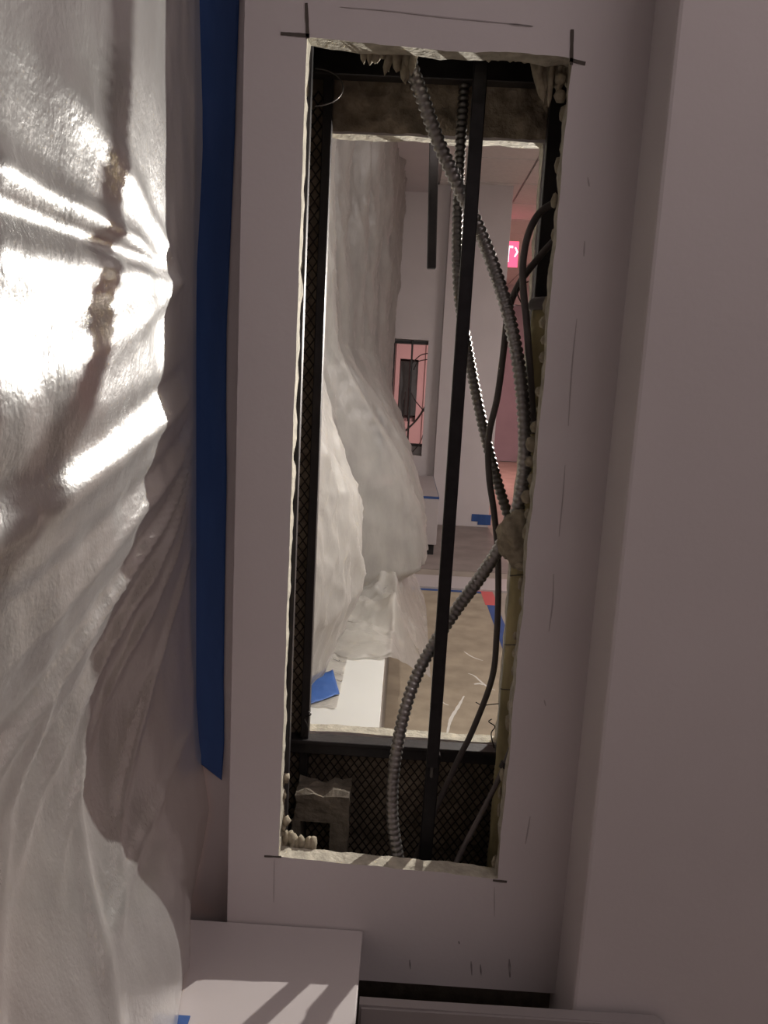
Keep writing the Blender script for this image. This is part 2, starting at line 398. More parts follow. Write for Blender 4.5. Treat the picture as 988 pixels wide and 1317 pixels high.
# tie wires on the cross channel corners
for (px, py, s) in ((394, 925, 1), (634, 935, -1)):
    p = PY(px, py, Y1F-.05)
    link('tie_wire', tube(spline([p+Vector((-.004*s, 0, -.03)), p+Vector((.002*s, -.004, -.008)), p+Vector((-.002*s, -.005, .003)), p+Vector((.007*s, -.006, .010)), p+Vector((.003*s, -.004, .013))], .002), .0008, 5), MT['wire'], wall1)

# ---- plaster keys squeezed out around the cut
def blob_mesh(seed):
    bm = bmesh.new(); bmesh.ops.create_uvsphere(bm, u_segments=7, v_segments=4, radius=1)
    for v in bm.verts: v.co *= 1+.28*noise.noise(v.co*1.3+Vector((seed*5, 0, 0)))
    me = bm_mesh(bm); me.materials.append(MT['key'])
    for p in me.polygons: p.use_smooth = True
    return me
BL = [blob_mesh(i) for i in range(5)]
def key(loc, sc, rot=0):
    o = bpy.data.objects.new('plaster_key', random.choice(BL)); COL.objects.link(o); o.parent = wall1
    o.location = loc; o.scale = sc; o.rotation_euler = (random.uniform(-.3, .3), rot, random.uniform(-.5, .5))
# top edge keys (px along the rim, drop in px)
for px0, px1, n, dmin, dmax in ((402, 470, 9, 2, 6), (466, 534, 16, 14, 44), (532, 620, 14, 1, 6), (622, 690, 12, 1, 6), (690, 738, 11, 14, 60)):
    for k in range(n):
        px = px0+(px1-px0)*(k+.5)/n; rim = 48+(px-397)*27/340
        drop = random.uniform(dmin, dmax)*(1 if n != 16 else (.5+.5*k/n*1.6))
        c = PY(px, rim+drop*.35, Y1+.028)
        key(c+Vector((0, random.uniform(0, .008), 0)), (random.uniform(.0035, .0055), .006, .003+drop*.0005), random.uniform(-.25, .25))
# right rim keys
for k in range(46):
    t = (k+.5)/46; py = 90+1030*t; px = 734-94*t-3
    dens = 1.5 if (t < .12 or .28 < t < .62) else .8
    px -= 10*max(0, 1-t/.07)
    c = PY(px+random.uniform(-3, 6), py, Y1+.026)
    key(c, (.0045*dens*random.uniform(.6, 1.2), .006, .008*random.uniform(.6, 1.3)))
# bottom-left heap and bottom rim
for k in range(14):
    t = k/13; c = PY(364+random.uniform(-4, 4), 1000+90*t, Y1+.027); key(c, (.006*random.uniform(.7, 1.2), .007, .009*random.uniform(.7, 1.3)))
for k in range(9):
    c = PY(368+k*4.5+random.uniform(-2, 2), 1090-max(0, 9-k*1.6)+random.uniform(-5, 3), Y1+.03); key(c, (.006, .008, .009*random.uniform(.8, 1.4)))
for k in range(34):
    px = 405+k*6.8; c = PY(px, 1107+(px-405)*.10, Y1+.028); key(c, (.0045*random.uniform(.7, 1.3), .008, .004*random.uniform(.6, 1.5)))
# left rim, just a few
for k in range(16):
    py = 80+900*(k+random.random())/16; c = PY(396-.0371*(py-48)+1, py, Y1+.026); key(c, (.002, .004, .006*random.uniform(.6, 1.5)))

# ---- saw over-cuts, pencil lines and scuffs on the pier face
def stroke(name, pts, width, material, parent, y=Y1, taper=True, depth=.0006):
    P = [PY(px, py, y) for px, py in pts]; P = spline(P, .004) if len(P) > 2 else [P[0].lerp(P[-1], k/14) for k in range(15)]
    verts, faces = [], []; n = len(P)
    for i, p in enumerate(P):
        t = (P[min(i+1, n-1)]-P[max(i-1, 0)]).normalized(); s = Vector((-t.z, 0, t.x))
        wd = width/2*(1 if not taper else (.35+.65*math.sin(math.pi*min(1, max(0, (i+.4)/n)))))*(1+.3*noise.noise(p*160))
        for dy in (-depth, .0004): verts += [Vector((p.x, y+dy, p.z))+s*wd, Vector((p.x, y+dy, p.z))-s*wd]
    for i in range(n-1):
        a, b = i*4, (i+1)*4
        faces += [(a, a+1, b+1, b), (a, b, b+2, a+2), (a+1, a+3, b+3, b+1)]
    return link(name, mesh(verts, faces), material, parent)
for pts, wd in ([((361, 43), (398, 46)), .0042], [((394, 4), (396, 50)), .0042], [((736, 38), (735, 84)), .0040], [((733, 77), (753, 82)), .0042],
                [((340, 1101), (362, 1102)), .0026], [((634, 1132), (652, 1134)), .0030]):
    stroke('saw_cut', pts, wd*.8, MT['kerf'], wall1, taper=False)
for pts, wd in ([((438, 9), (500, 14), (560, 21), (640, 29), (686, 34)), .0012], [((655, 31), (684, 34)), .0022], [((742, 410), (736, 470), (731, 548)), .0014],
                [((727, 598), (724, 640), (719, 690)), .0012], [((712, 738), (711, 775), (706, 812)), .0016], [((353, 1105), (352, 1160)), .001],
                [((636, 1140), (636, 1178)), .001], [((700, 900), (702, 908)), .0014], [((752, 310), (751, 330)), .0015], [((756, 228), (758, 240)), .0015], [((682, 1050), (676, 1085)), .0018]):
    stroke('pencil_mark', pts, wd, MT['pencil'], wall1, depth=.0004)
for px, py, h, wd in ((655, 1245, 24, .0028), (606, 1245, 18, .002), (618, 1247, 14, .0016), (527, 1240, 12, .002), (590, 1212, 4, .002)):
    stroke('scuff_mark', ((px, py-h/2), (px+1, py+h/2)), wd, MT['scuff'], wall1, depth=.0004)

# ------------------------------------------------------------------ things inside the cavity
def thing(name, me, material, label, cat, group=None, smooth=False):
    o = link(name, me, material, None, None, label, cat, group, smooth); return o
# central black bar
a0, a1 = PY(621, 60, .900), PY(556, 985, .900)
bar_root = empty('steel_bar', PY(547, 1112, .90)+Vector((0, 0, -.25)), 'long black steel bar standing upright through the middle of the near opening', 'steel bar')
link('upper_bar', local(bar(a0+Vector((0, 0, .2))+(a0-a1)*.0, a1, .0150, .012), bar_root), MT['blackspeck'], bar_root)
b0, b1 = PY(558, 968, .908), PY(546, 1112, .908)
link('lower_bar', local(bar(b0, b1+(b1-b0)*1.6, .0165, .012), bar_root), MT['blackspeck'], bar_root)
link('splice_clip', local(bar(PY(557, 972, .8985), PY(555, 1000, .8985), .0045, .004), bar_root), MT['flexdark'], bar_root)
# short hanging bar
s0, s1 = PY(561, 60, 1.085), PY(555, 346, 1.085)
thing('steel_bar', bar(s0+(s0-s1)*((2.495-s0.z)/(s0.z-s1.z)), s1, .0125, .010), MT['black'], 'short black steel bar hanging down and ending in mid air', 'steel bar')
# flexible metal conduits
A = [(519, 20, .885), (527, 78, .878), (545, 130, .885), (565, 185, .90), (590, 240, .915), (612, 285, .927), (632, 335, .925), (650, 390, .915), (663, 445, .905), (671, 500, .897), (675, 560, .892), (674, 610, .889), (664, 660, .889),
     (645, 700, .895), (618, 742, .908), (590, 780, .922), (562, 822, .927), (538, 865, .918), (522, 910, .905), (511, 960, .895), (505, 1010, .888), (505, 1055, .884), (511, 1098, .880), (520, 1150, .88)]
thing('flexible_conduit', flex([PY(*p) for p in A], .0082, .0072), MT['flex'], 'bright ribbed steel conduit curving from the top across to the bottom sill', 'conduit', smooth=True)
B = [(600, 30, .985), (599, 85, .985), (594, 160, .985), (590, 240, .987), (588, 320, .987), (591, 385, .987), (600, 440, .985), (611, 500, .980), (624, 560, .974), (640, 620, .966), (655, 667, .955)]
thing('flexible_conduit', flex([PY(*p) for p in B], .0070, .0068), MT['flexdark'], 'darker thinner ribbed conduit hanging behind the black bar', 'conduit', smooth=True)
# plain cables
F = [(712, 310, .95), (690, 335, .945), (668, 365, .94), (654, 400, .94), (648, 450, .94), (640, 510, .94), (629, 560, .94), (629, 610, .94), (635, 655, .942), (640, 705, .945), (641, 760, .945), (639, 815, .945), (633, 872, .945), (609, 937, .945), (589, 978, .94), (563, 1035, .935), (545, 1080, .93), (520, 1140, .93)]
thing('cable', tube(spline([PY(*p) for p in F], .006), .0040, 10), MT['cable'], 'dark thin cable snaking down the right and out at the bottom', 'cable', smooth=True)
Ec = [(745, 235, .955), (715, 259, .95), (694, 274, .94), (680, 300, .93), (673, 335, .925), (673, 370, .925), (677, 410, .915), (680, 450, .9085), (684, 510, .9085), (686, 560, .9085)]
thing('cable', tube(spline([PY(*p) for p in Ec], .006), .0042, 10), MT['cablegrey'], 'grey cable arching in from the right beside the red sign', 'cable', smooth=True)
I = [(668, 930, .90), (655, 968, .90), (640, 1005, .895), (616, 1052, .89), (596, 1090, .885), (575, 1135, .88)]
cI = thing('cable', tube(spline([PY(*p) for p in I], .006), .0034, 10), MT['cablegrey'], 'short grey cable slanting across the lower right corner of the opening', 'cable', smooth=True)
p = PY(648, 984, .898); d = (PY(640, 1005, .895)-PY(655, 968, .90)).normalized()
link('ferrule', tube([p-d*.004, p-d*.002, p+d*.002, p+d*.004], .0052, 10), MT['wire'], cI)
# thin wires
pts = []
c0 = PY(400, 112, .90)
for k in range(18):
    a = -1.5+3.1*k/17; pts.append(c0+Vector((.004+.031*math.cos(a), .006*math.sin(a), .021*math.sin(a))))
thing('wire_loop', tube(spline(pts, .003), .0007, 6), MT['flexdark'], 'thin wire loop curling in the upper left corner of the cavity', 'wire')
hk = [(680, 362, .93), (670, 367, .93), (665, 374, .93), (667, 382, .93), (671, 390, .93)]
thing('wire_hook', tube(spline([PY(*q) for q in hk], .002), .0008, 6), MT['wire'], 'small bent wire hook between the two thin cables', 'wire')
hk = [(612, 903, .985), (620, 907, .985), (632, 906, .985), (642, 905, .985)]
thing('wire_stub', tube(spline([PY(*q) for q in hk], .003), .0007, 6), MT['wire'], 'tiny wire stub poking out above the cross channel', 'wire')
# old wrapped pipe behind the right rim
pr = empty('wrapped_pipe', (.1570, .935, .35), 'yellowish old wrapped pipe standing behind the right rim of the opening', 'pipe')
def lathe_z(x, y, prof, sides=18, wob=.0):
    verts, faces = [], []
    for i, (z, r) in enumerate(prof):
        for k in range(sides):
            a = 2*math.pi*k/sides; rr = r*(1+wob*noise.noise(Vector((math.cos(a)*2, math.sin(a)*2, z*30))))
            verts.append((x+rr*math.cos(a), y+rr*math.sin(a), z))
    for i in range(len(prof)-1):
        for k in range(sides): faces.append((i*sides+k, i*sides+(k+1) % sides, (i+1)*sides+(k+1) % sides, (i+1)*sides+k))
    faces.append(tuple(range(sides))[::-1]); faces.append(tuple((len(prof)-1)*sides+k for k in range(sides)))
    return mesh(verts, faces)
zt = PY(700, 398, .935).z
link('pipe_body', local(lathe_z(.1570, .935, [(.35+(zt-.35)*k/60, .0155) for k in range(61)], 18, .10), pr), MT['yellow'], pr, smooth=True)
link('pipe_collar', local(lathe_z(.1570, .935, [(zt-.002, .0165), (zt, .0205), (zt+.006, .0212), (zt+.010, .019), (zt+.013, .014)], 18, .12), pr), MT['cablegrey'], pr, smooth=True)
for py in (742, 832, 890):
    z = PY(655, py, .92).z
    link('wrap_seam', local(tube([Vector((.1570+.0162*math.cos(a), .935+.0162*math.sin(a), z+.004*math.cos(a*1.3))) for a in [math.pi*1.02+math.pi*.8*k/12 for k in range(13)]], .0007, 5), pr), MT['kerf'], pr)
# mortar lump gripping the conduit
bm = bmesh.new(); bmesh.ops.create_icosphere(bm, subdivisions=4, radius=1)
lc = PY(666, 690, .882)
for v in bm.verts:
    q = v.co.copy(); k = 1+.35*noise.fractal(q*1.6, 1, 2, 4)
    v.co = Vector((q.x*.021*k*(1 if q.z < .2 else .95), q.y*.014*k, q.z*.031*k)) + lc
lump = bm_mesh(bm)
thing('mortar_lump', lump, MT['key'], 'crumbly beige mortar lump stuck on the right rim where conduits cross', 'mortar', smooth=True)
# plaster crusted U-shaped bracket low in the cavity
def brk():
    bm = bmesh.new()
    p = lambda px, py: PY(px, py, .945)
    L0, L1 = p(377, 1105), p(389, 1105); R0, R1 = p(424, 1105), p(447, 1105)
    zt = p(410, 1012).z; zi = p(405, 1045).z; zb = p(400, 1105).z-.12
    xs = [L0.x, L0.x+.011, R0.x, R1.x]
    def bx(x0, x1, z0, z1, n):
        for k in range(n):
            za, zb2 = z0+(z1-z0)*k/n, z0+(z1-z0)*(k+1)/n
            r = bmesh.ops.create_cube(bm, size=1)
            for v in r['verts']: v.co = Vector(((x0+x1)/2+v.co.x*(x1-x0), .945+v.co.y*.045, (za+zb2)/2+v.co.z*(zb2-za)))
    bx(xs[0], xs[1], zb, zi, 1); bx(xs[2], xs[3], zb, zi, 1); bx(xs[0]+.003, xs[3], zi, zt, 1)
    bmesh.ops.subdivide_edges(bm, edges=bm.edges[:], cuts=5, use_grid_fill=True)
    for v in bm.verts:
        v.co += Vector((fbm(v.co, 60, 1), fbm(v.co, 60, 2), fbm(v.co, 60, 3)))*.0022
        if v.co.z > zt-.008: v.co.z += fbm(v.co, 70, 4)*.008
    return bm_mesh(bm)
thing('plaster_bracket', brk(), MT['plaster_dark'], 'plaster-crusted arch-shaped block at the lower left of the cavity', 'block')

# ------------------------------------------------------------------ near bay: radiator cover, leaning panel
CT = CAMZ-.651        # radiator cover top
CX = -.0165
def cover(y0, y1, label, mt, top=CT, xr=CX, mat_side=None):
    r = empty('radiator_cover', (xr-.2, (y0+y1)/2, 0), label, 'radiator cover')
    link('cover_top', local(box(WINX+.005, xr, y0, y1, top-.014, top, .0015), r), mt, r)
    link('shadow_gap', local(box(WINX+.005, xr-.012, y0+.002, y1-.002, top-.045, top-.014), r), MT['gap'], r)
    link('front_panel', local(box(WINX+.005, xr-.004, y0, y1, .03, top-.045), r), mt, r)
    link('plinth', local(box(WINX+.005, xr-.03, y0, y1, .001, .03), r), MT['gap'], r)
    return r
cover(-2.9, Y1-.002, 'low grey radiator cover meeting the near pier below the opening', MT['enamel'])
cover(Y1F+.002, 4.82, 'white radiator cover beyond the opening with blue tape stuck on top', MT['white'])
# metal panel leaning on the column
pt = [PY(452, 1296, .735), PY(862, 1306, .735)]
zt = (pt[0].z+pt[1].z)/2
xr_ = pt[1].x; xl_ = CX+.002
lp = empty('metal_panel', ((xl_+xr_)/2, .70, 0), 'grey metal cover panel with rounded corner leaning on the column at the bottom', 'metal panel')
def rounded_panel(x0, x1, z0, z1, y0, y1, r):
    out = [(x0, z0), (x0, z1)]
    for k in range(9):
        a = math.pi/2*(1-k/8); out.append((x1-r+r*math.cos(a), z1-r+r*math.sin(a)))
    out.append((x1, z0)); n = len(out)
    bm = bmesh.new()
    f = [bm.verts.new((x, y0, z)) for x, z in out]; b = [bm.verts.new((x, y1, z)) for x, z in out]
    bm.faces.new(f); bm.faces.new(b[::-1])
    for k in range(n): bm.faces.new((f[k], f[(k+1) % n], b[(k+1) % n], b[k]))
    bmesh.ops.bevel(bm, geom=[e for e in bm.edges if abs(e.verts[0].co.y-e.verts[1].co.y) < 1e-6], offset=.0025, segments=2, affect='EDGES')
    return bm_mesh(bm)
def lean(me):
    for v in me.vertices: v.co.y -= (zt-v.co.z)*.16
    return me
link('panel_body', local(lean(rounded_panel(xl_, xr_, .004, zt, .728, .744, .012)), lp), MT['metalgrey'], lp)
link('panel_lid', local(lean(rounded_panel(PY(626, 1310, .726).x, xr_-.02, .10, zt-.010, .7255, .729, .006)), lp), MT['metalgrey'], lp)

# ------------------------------------------------------------------ near plastic sheet and tape
tp = lambda px, py: PY(px, py, .8735)
left = [(262, -700), (253, -30), (252, 60), (252, 160), (251, 300), (250, 420), (249, 520), (247, 620), (245, 720), (245, 800), (250, 880), (249, 940), (255, 975)]
right = [(324, -700), (309, -30), (306, 60), (303, 160), (297, 300), (292, 420), (291, 520), (292, 620), (290, 720), (289, 800), (288, 880), (289, 950), (287, 1000)]
verts, faces = [], []
def lerp_list(l, t):
    s = t*(len(l)-1); i = min(int(s), len(l)-2); k = s-i
    return (l[i][0]*(1-k)+l[i+1][0]*k, l[i][1]*(1-k)+l[i+1][1]*k)
def tape_fn(u, v):
    a, b = lerp_list(left, v), lerp_list(right, v)
    p = tp(a[0]*(1-u)+b[0]*u, a[1]*(1-u)+b[1]*u)
    p.y -= .0006+.0025*max(0, fbm((p.x*3, 0, p.z*.8), 14, 3))+(.006*max(0, v-.93)/.07)
    return p
t1 = link('tape_strip', grid_surface(tape_fn, 12, 200), MT['tape'], None, None, 'long blue masking tape strip holding the near plastic to the pier side', 'tape', smooth=True)
t1.modifiers.new('thick', 'SOLIDIFY').thickness = .0006

RID = []
def ridge(p0, p1, wid, hgt, w1=None, off=-.235):
    a, b = PX(*p0, off), PX(*p1, off)
    RID.append((Vector((a.y, a.z)), Vector((b.y, b.z)), wid, w1 or wid, hgt))
# folds gathered at the pinch by the tape
ridge((214, 356), (-40, 205), .004, .012, .012)
ridge((212, 352), (-40, 262), .004, -.010, .010)
ridge((214, 352), (60, 120), .004, .007, .016)
ridge((213, 360), (-40, 330), .005, .010, .020)
ridge((213, 362), (-40, 520), .006, .012, .030)
ridge((232, 470), (-40, 650), .006, -.010, .018)
ridge((245, 500), (-40, 720), .006, .012, .016)
ridge((246, 540), (-40, 860), .006, -.010, .014)
ridge((246, 560), (-30, 960), .005, .012, .012)
ridge((247, 580), (10, 1040), .004, -.010, .010)
ridge((247, 590), (40, 1040), .004, .013, .008)
ridge((248, 600), (70, 1080), .004, -.010, .008)
ridge((248, 610), (100, 1060), .004, .012, .008)
ridge((248, 640), (140, 1040), .004, .010, .008)
ridge((249, 700), (160, 1140), .005, .012, .012)
ridge((246, 930), (150, 1180), .005, .010, .010)
ridge((160, 900), (120, 1330), .008, .012, .014)
ridge((110, 900), (20, 1330), .010, .014, .016)
ridge((60, 940), (-40, 1250), .010, -.014, .016)
ridge((215, 1150), (200, 1330), .006, .012, .010)
EDGE = [PY(px, py, .86) for px, py in ((250, -60), (250, 900), (254, 960), (262, 1010), (267, 1046), (256, 1110), (242, 1175), (232, 1250), (226, 1317), (224, 1400))]
def edge_x(z):
    for a, b in zip(EDGE, EDGE[1:]):
        if b.z <= z <= a.z: k = (a.z-z)/(a.z-b.z); return a.x*(1-k)+b.x*k
    return EDGE[0].x if z > EDGE[0].z else EDGE[-1].x
def sheet_fg(u, v):
    # u: from the tape (0) towards the camera and past it (1); v: from the cover top (0) to the soffit (1)
    y = .868-(u**1.25)*1.7
    z = CT+.004+v*(2.495-CT-.004)
    a = min(1, (.868-y)/.20)
    x = -.246+.030*math.sin(a*math.pi/2)-.06*max(0, .55-y)**1.2
    # loosening towards the bottom: sheet flares out over the cover
    low = max(0, min(1, (.86-z)/.41))
    k = max(0, min(1, (1.08-z)/.32)); k = k*k*(3-2*k)      # sheet sags back towards the window lower down
    kb = max(0, min(1, (z-.455)/.30)); k *= kb*kb*(3-2*kb)
    x += (-.050*k+.022*(1-kb))*a + (edge_x(z)+.246)*(1-a)**1.5
    g = 0
    P = Vector((y, z))
    for A_, B_, w0, w1, h in RID:
        d = B_-A_; t = (P-A_).dot(d)/d.length_squared
        if t < -.05 or t > 1.25: continue
        tt = max(0, min(1, t)); q = (P-(A_+d*t)).length; wd = w0+(w1-w0)*tt
        g += h*math.exp(-(q/wd)**2)*min(1, (t+.05)*9)*(1 if t < 1 else max(0, 1-(t-1)*4))
    edge = min(1, (.868-y)/.02)
    x += g*edge*.42
    x += edge*(.010*fbm((y*1.2, z*.5, 0), 4, 11) + .0007*fbm((y+z*.6, (z-y*.6)*.35, 1), 22, 12))
    return Vector((x, y, z))
sh = link('plastic_sheet', grid_surface(sheet_fg, 230, 330), MT['sheet_fg'], None, None, 'large crinkled translucent plastic sheet hanging at the left in front', 'plastic sheet', smooth=True)
q0 = PZ(236, 1309, CT+.003)
tt = link('tape_scrap', box(q0.x-.03, q0.x+.006, q0.y-.05, q0.y+.004, CT+.0008, CT+.0022), MT['tape'], None, None, 'blue tape scrap on the near radiator cover by the plastic hem', 'tape')

# ------------------------------------------------------------------ next bay: plastic sheets
def bell(x, c, s): return math.exp(-((x-c)/s)**2)
def crease(p, s, seed, sharp=2.0):
    n = noise.noise(Vector(p)*s+Vector((seed*13.1, seed*7.7, seed*3.3)))
    return (1-min(1, abs(n)*1.8))**sharp
def sheet_b(u, v):
    y = 1.95+u*(6.03-1.95)
    z = CT+.02+v*(2.497-CT-.02); zr = z-CAMZ
    x = -.285+.165*u**.8
    t = max(0, (.12-zr)/.70)
    prof = math.sin(min(t, 1.0)*math.pi/2)**1.15 if t <= 1 else 1-3.2*(t-1)
    x += .335*bell(y, 2.45, .28 if y < 2.45 else 1.7)*prof
    t2 = max(0, min(1, (-.05-zr)/.5)); x += .10*bell(y, 4.7, .45)*math.sin(t2*math.pi*.8)
    amp = min(1, (1-u)*9)
    x += amp*(.016*math.sin(y*17+2.5*fbm((y, z*.35, 0), 1.2, 21))*(1-.5*prof if t < 1 else .5) + .03*fbm((y*1.5, z*.45, 0), 1.6, 22)+.008*fbm((y, z*.4, 2), 10, 23))
    x += amp*(.022*crease((y+z*.45, (z-y*.3)*.22, 0), 4.5, 24)+.010*crease((y+z*.5, (z-y*.3)*.35, 0), 11, 25)+.004*crease((y, z, 0), 22, 26))
    return Vector((x, y, z))
b = link('plastic_sheet', grid_surface(sheet_b, 240, 200), MT['sheet_mid'], None, None, 'tall plastic sheet beyond the opening, hanging from the soffit and bulging out low', 'plastic sheet', smooth=True)
def skirt(u, v):
    # crumpled hem lying over the cover top and spilling over its edge
    a = u; x = -.45+a*.63; y = 1.76+v*1.25+.10*fbm((x, v, 0), 5, 31)+2.2*max(0, x-.0)*(1-v)
    over = max(0, x-CX-.015)
    z = CT+.006+.075*max(0, fbm((x*1.1+y*.5, y*1.4, 0), 4.5, 32)+.28)*min(1, v*5)*(1-min(1, over*14)) + .026*crease((x+y*.35, (y-x)*.3, 0), 9, 34)*min(1, v*6) + .010*crease((x, y, 1), 24, 33)*min(1, v*5) - over*1.15
    if over <= 0: z = max(z, CT+.003)
    return Vector((x-over*.35, y, z))
link('plastic_hem', grid_surface(skirt, 120, 160), MT['sheet_mid'], b, smooth=True)
def sheet_c(u, v):
    y = 1.06+u*.88
    z = CT+.006+v*(2.497-CT-.006); zr = z-CAMZ
    x = -.235-.02*u
    t = max(0, (.25-zr)/.70)
    prof = math.sin(min(t, 1)*math.pi/2)**2 if t <= 1 else 1-1.1*(t-1)/.28*.55
    x += .165*bell(y, 1.62, .34)*prof
    x += .020*fbm((y*1.5, z*.6, 0), 3, 41)+.008*fbm((y, z*.4, 2), 14, 42)+.006*math.sin(z*14+y*9)*prof*bell(zr, -.42, .18)*2+.016*crease((y*.7+z*.3, z*.6, 0), 7, 47)+.007*crease((y, z*.8, 0), 20, 48)
    return Vector((x, y, z))
sc_ = link('plastic_sheet', grid_surface(sheet_c, 140, 220), MT['sheet_mid'], None, None, 'bright plastic fold ballooning over the white radiator cover beyond the opening', 'plastic sheet', smooth=True)
def foot(u, v):
    x = -.40+u*.295; y = 1.45+v*.42+.05*fbm((x, v, 0), 9, 44)
    z = CT+.003+.035*max(0, fbm((x, y, 0), 9, 45)+.2)*min(1, v*4)*min(1, (1-u)*5)*min(1, max(0, (y-1.60)*7))+.002*max(0, fbm((x, y, 1), 40, 46))
    return Vector((x, y, z))
link('plastic_hem', grid_surface(foot, 70, 80), MT['sheet_mid'], sc_, smooth=True)
# blue tape on the white cover
def tape2(u, v):
    c = [(392, 872), (428, 868), (437, 893), (392, 908)]
    a = [c[0][k]*(1-u)+c[1][k]*u for k in (0, 1)]; d = [c[3][k]*(1-u)+c[2][k]*u for k in (0, 1)]
    p = PZ(a[0]*(1-v)+d[0]*v, a[1]*(1-v)+d[1]*v, CT+.006)
    p.z += .004*max(0, fbm(p, 30, 51))+.010*(1-v)*u
    return p
o = link('tape_strip', grid_surface(tape2, 14, 14), MT['tape'], None, None, 'bright blue tape piece on the white radiator cover top', 'tape', smooth=True)
o.modifiers.new('thick', 'SOLIDIFY').thickness = .0005

# ------------------------------------------------------------------ next bay: floor coverings
def slab(name, x0, x1, y0, y1, z, material, label, cat): return link(name, box(x0, x1, y0, y1, z, z+.0015), material, None, None, label, cat)
kp = slab('floor_paper', CX+.004, .492, 1.05, 4.03, .0005, MT['kraft'], 'tan kraft paper covering the floor beyond the opening', 'floor paper')
slab('floor_paper', .05, .70, 4.50, 5.99, .0005, MT['greypaper'], 'darker grey paper on the floor in front of the far column', 'floor paper')
def fstroke(pts, wd, material, parent):
    P = spline([PZ(px, py, .0024) for px, py in pts], .012); n = len(P); V, Fc = [], []
    for i, p in enumerate(P):
        t = (P[min(i+1, n-1)]-P[max(i-1, 0)]).normalized(); s = Vector((-t.y, t.x, 0))*wd*(.3+.7*math.sin(math.pi*(i+.5)/n))*(1+.5*noise.noise(p*40))
        V += [p+s, p-s]
    return link('paint_streak', mesh(V, [(2*i, 2*i+1, 2*i+3, 2*i+2) for i in range(n-1)]), material, parent)
fstroke([(575, 945), (580, 925), (590, 908), (597, 895)], .006, MT['pale'], kp)
fstroke([(602, 866), (610, 869), (618, 876), (628, 884), (638, 888)], .0045, MT['pale'], kp)
fstroke([(610, 880), (617, 879), (622, 881)], .006, MT['pale'], kp)
fstroke([(597, 838), (608, 845), (622, 850)], .004, MT['pale'], kp)
fstroke([(566, 900), (572, 905), (577, 907)], .004, MT['pale'], kp)
# tape round the paper
link('tape_strip', box(CX+.1, .46, 4.015, 4.05, .0025, .0032), MT['tape'], None, None, 'blue tape line along the far end of the tan floor paper', 'tape')
link('tape_strip', box(.468, .52, 2.6, 3.80, .0025, .0032), MT['tape'], None, None, 'blue tape line along the right side of the tan floor paper', 'tape')
link('tape_strip', boxes([(.46, .525, 3.80, 4.12, .0025, .0032), (.42, .46, 4.055, 4.12, .0025, .0032)]), MT['redtape'], None, None, 'red tape corner at the far right of the tan floor paper', 'tape')
link('trim_2', box(-.2, 4.1, 4.06, 4.32, .0004, .012), MT['enamel'], kind='structure')

# ------------------------------------------------------------------ middle pier, column, boxed enclosure
def far_pier(name, y0, y1, seed, zshift=0.0):
    h = [(-.118, .326+ZB), (.145, .322+ZB), (.143, -.570+ZB), (-.121, -.562+ZB)]
    me, _ = skin(y0, y0+.022, (PXL, PXR+.03, 0, CEIL), h, 40, .002, seed)
    me.materials.append(MT['paint']); me.materials.append(MT['paint_raw'])
    wl = link(name, me, kind='structure')
    me, _ = skin(y1-.022, y1, (PXL, PXR+.03, 0, CEIL), FH, 40, .002, seed+3)
    me.materials.append(MT['paint']); me.materials.append(MT['paint_raw'])
    link('far_skin', me, parent=wl)
    link('side_skin', box(PXL, PXL+.022, y0+.022, y1-.022, 0, CEIL), MT['plaster_dark'], wl)
    link('window_return', box(WINX, PXL, y0+.045, y1-.045, 0, CEIL), MT['paint'], wl)
    ym = y1-.04
    for x0, x1 in ((-.128, -.110), (.150, .17)): link('stud', box(x0, x1, ym, ym+.015, .2, 1.9), MT['black'], wl)
    for z in (.592, 1.398): link('cross_channel', box(-.16, .20, ym-.01, ym+.012, z, z+.022), MT['black'], wl)
    link('upright_bar', bar((.030, y0+.08, .40), (.022, y0+.08, 1.50), .015, .012), MT['black'], wl)
    link('upright_bar', bar((-.028, y0+.10, .40), (-.022, y0+.10, .96), .010, .010), MT['black'], wl)
    return wl
wall2 = far_pier('wall_middle', Y2, Y2F, 21)
wall3 = far_pier('wall_far', Y3, Y3F, 27)
link('wall_column_middle', box(.245, .70, 6.0, 6.5, 0, CEIL, .004), MT['paint'], kind='structure')
link('wall_column_far', box(.245, .70, 11.24, 11.75, 0, CEIL, .004), MT['paint'], kind='structure')
def far_cable(pts, y, label, r=.006):
    thing('cable', tube(spline([PY(px, py, y) for px, py in pts], .02), r, 8), MT['cable'], label, 'cable', smooth=True)
far_cable([(528, 470), (535, 462), (543, 456), (556, 454)], 6.16, 'upper of two thin cables arching at the top right of the small far opening', .004)
far_cable([(532, 476), (537, 466), (545, 463), (556, 462)], 6.18, 'lower of two thin cables arching at the top right of the small far opening', .004)
far_cable([(512, 586), (513, 568), (520, 556), (535, 541), (548, 522)], 6.14, 'thick cable sweeping up diagonally in the small far opening', .0075)
far_cable([(529, 505), (534, 515), (543, 526), (548, 532)], 6.16, 'thin cable crossing the diagonal one in the small far opening', .004)
far_cable([(531, 581), (540, 570), (545, 556), (549, 540)], 6.15, 'thin bowed cable at the lower right of the small far opening', .003)
# boxed enclosure in front of the middle pier
ZE = CAMZ-.715
en = empty('boxed_enclosure', (0, 5.4, 0), 'low boxed enclosure with blue taped edge against the far pier', 'enclosure')
link('enclosure_body', local(box(-.50, .243, 4.86, 5.995, .075, ZE, .004), en), MT['enamel'], en)
link('toe_recess', local(box(-.50, .23, 4.90, 5.99, .002, .075), en), MT['gap'], en)
link('edge_tape', local(boxes([(-.50, .2434, 4.8585, 4.8598, ZE-.011, ZE+.0008), (-.50, .2434, 4.8585, 4.89, ZE+.0002, ZE+.001), (.2432, .2442, 4.8585, 5.98, ZE-.018, ZE+.0008)]), en), MT['tape'], en)
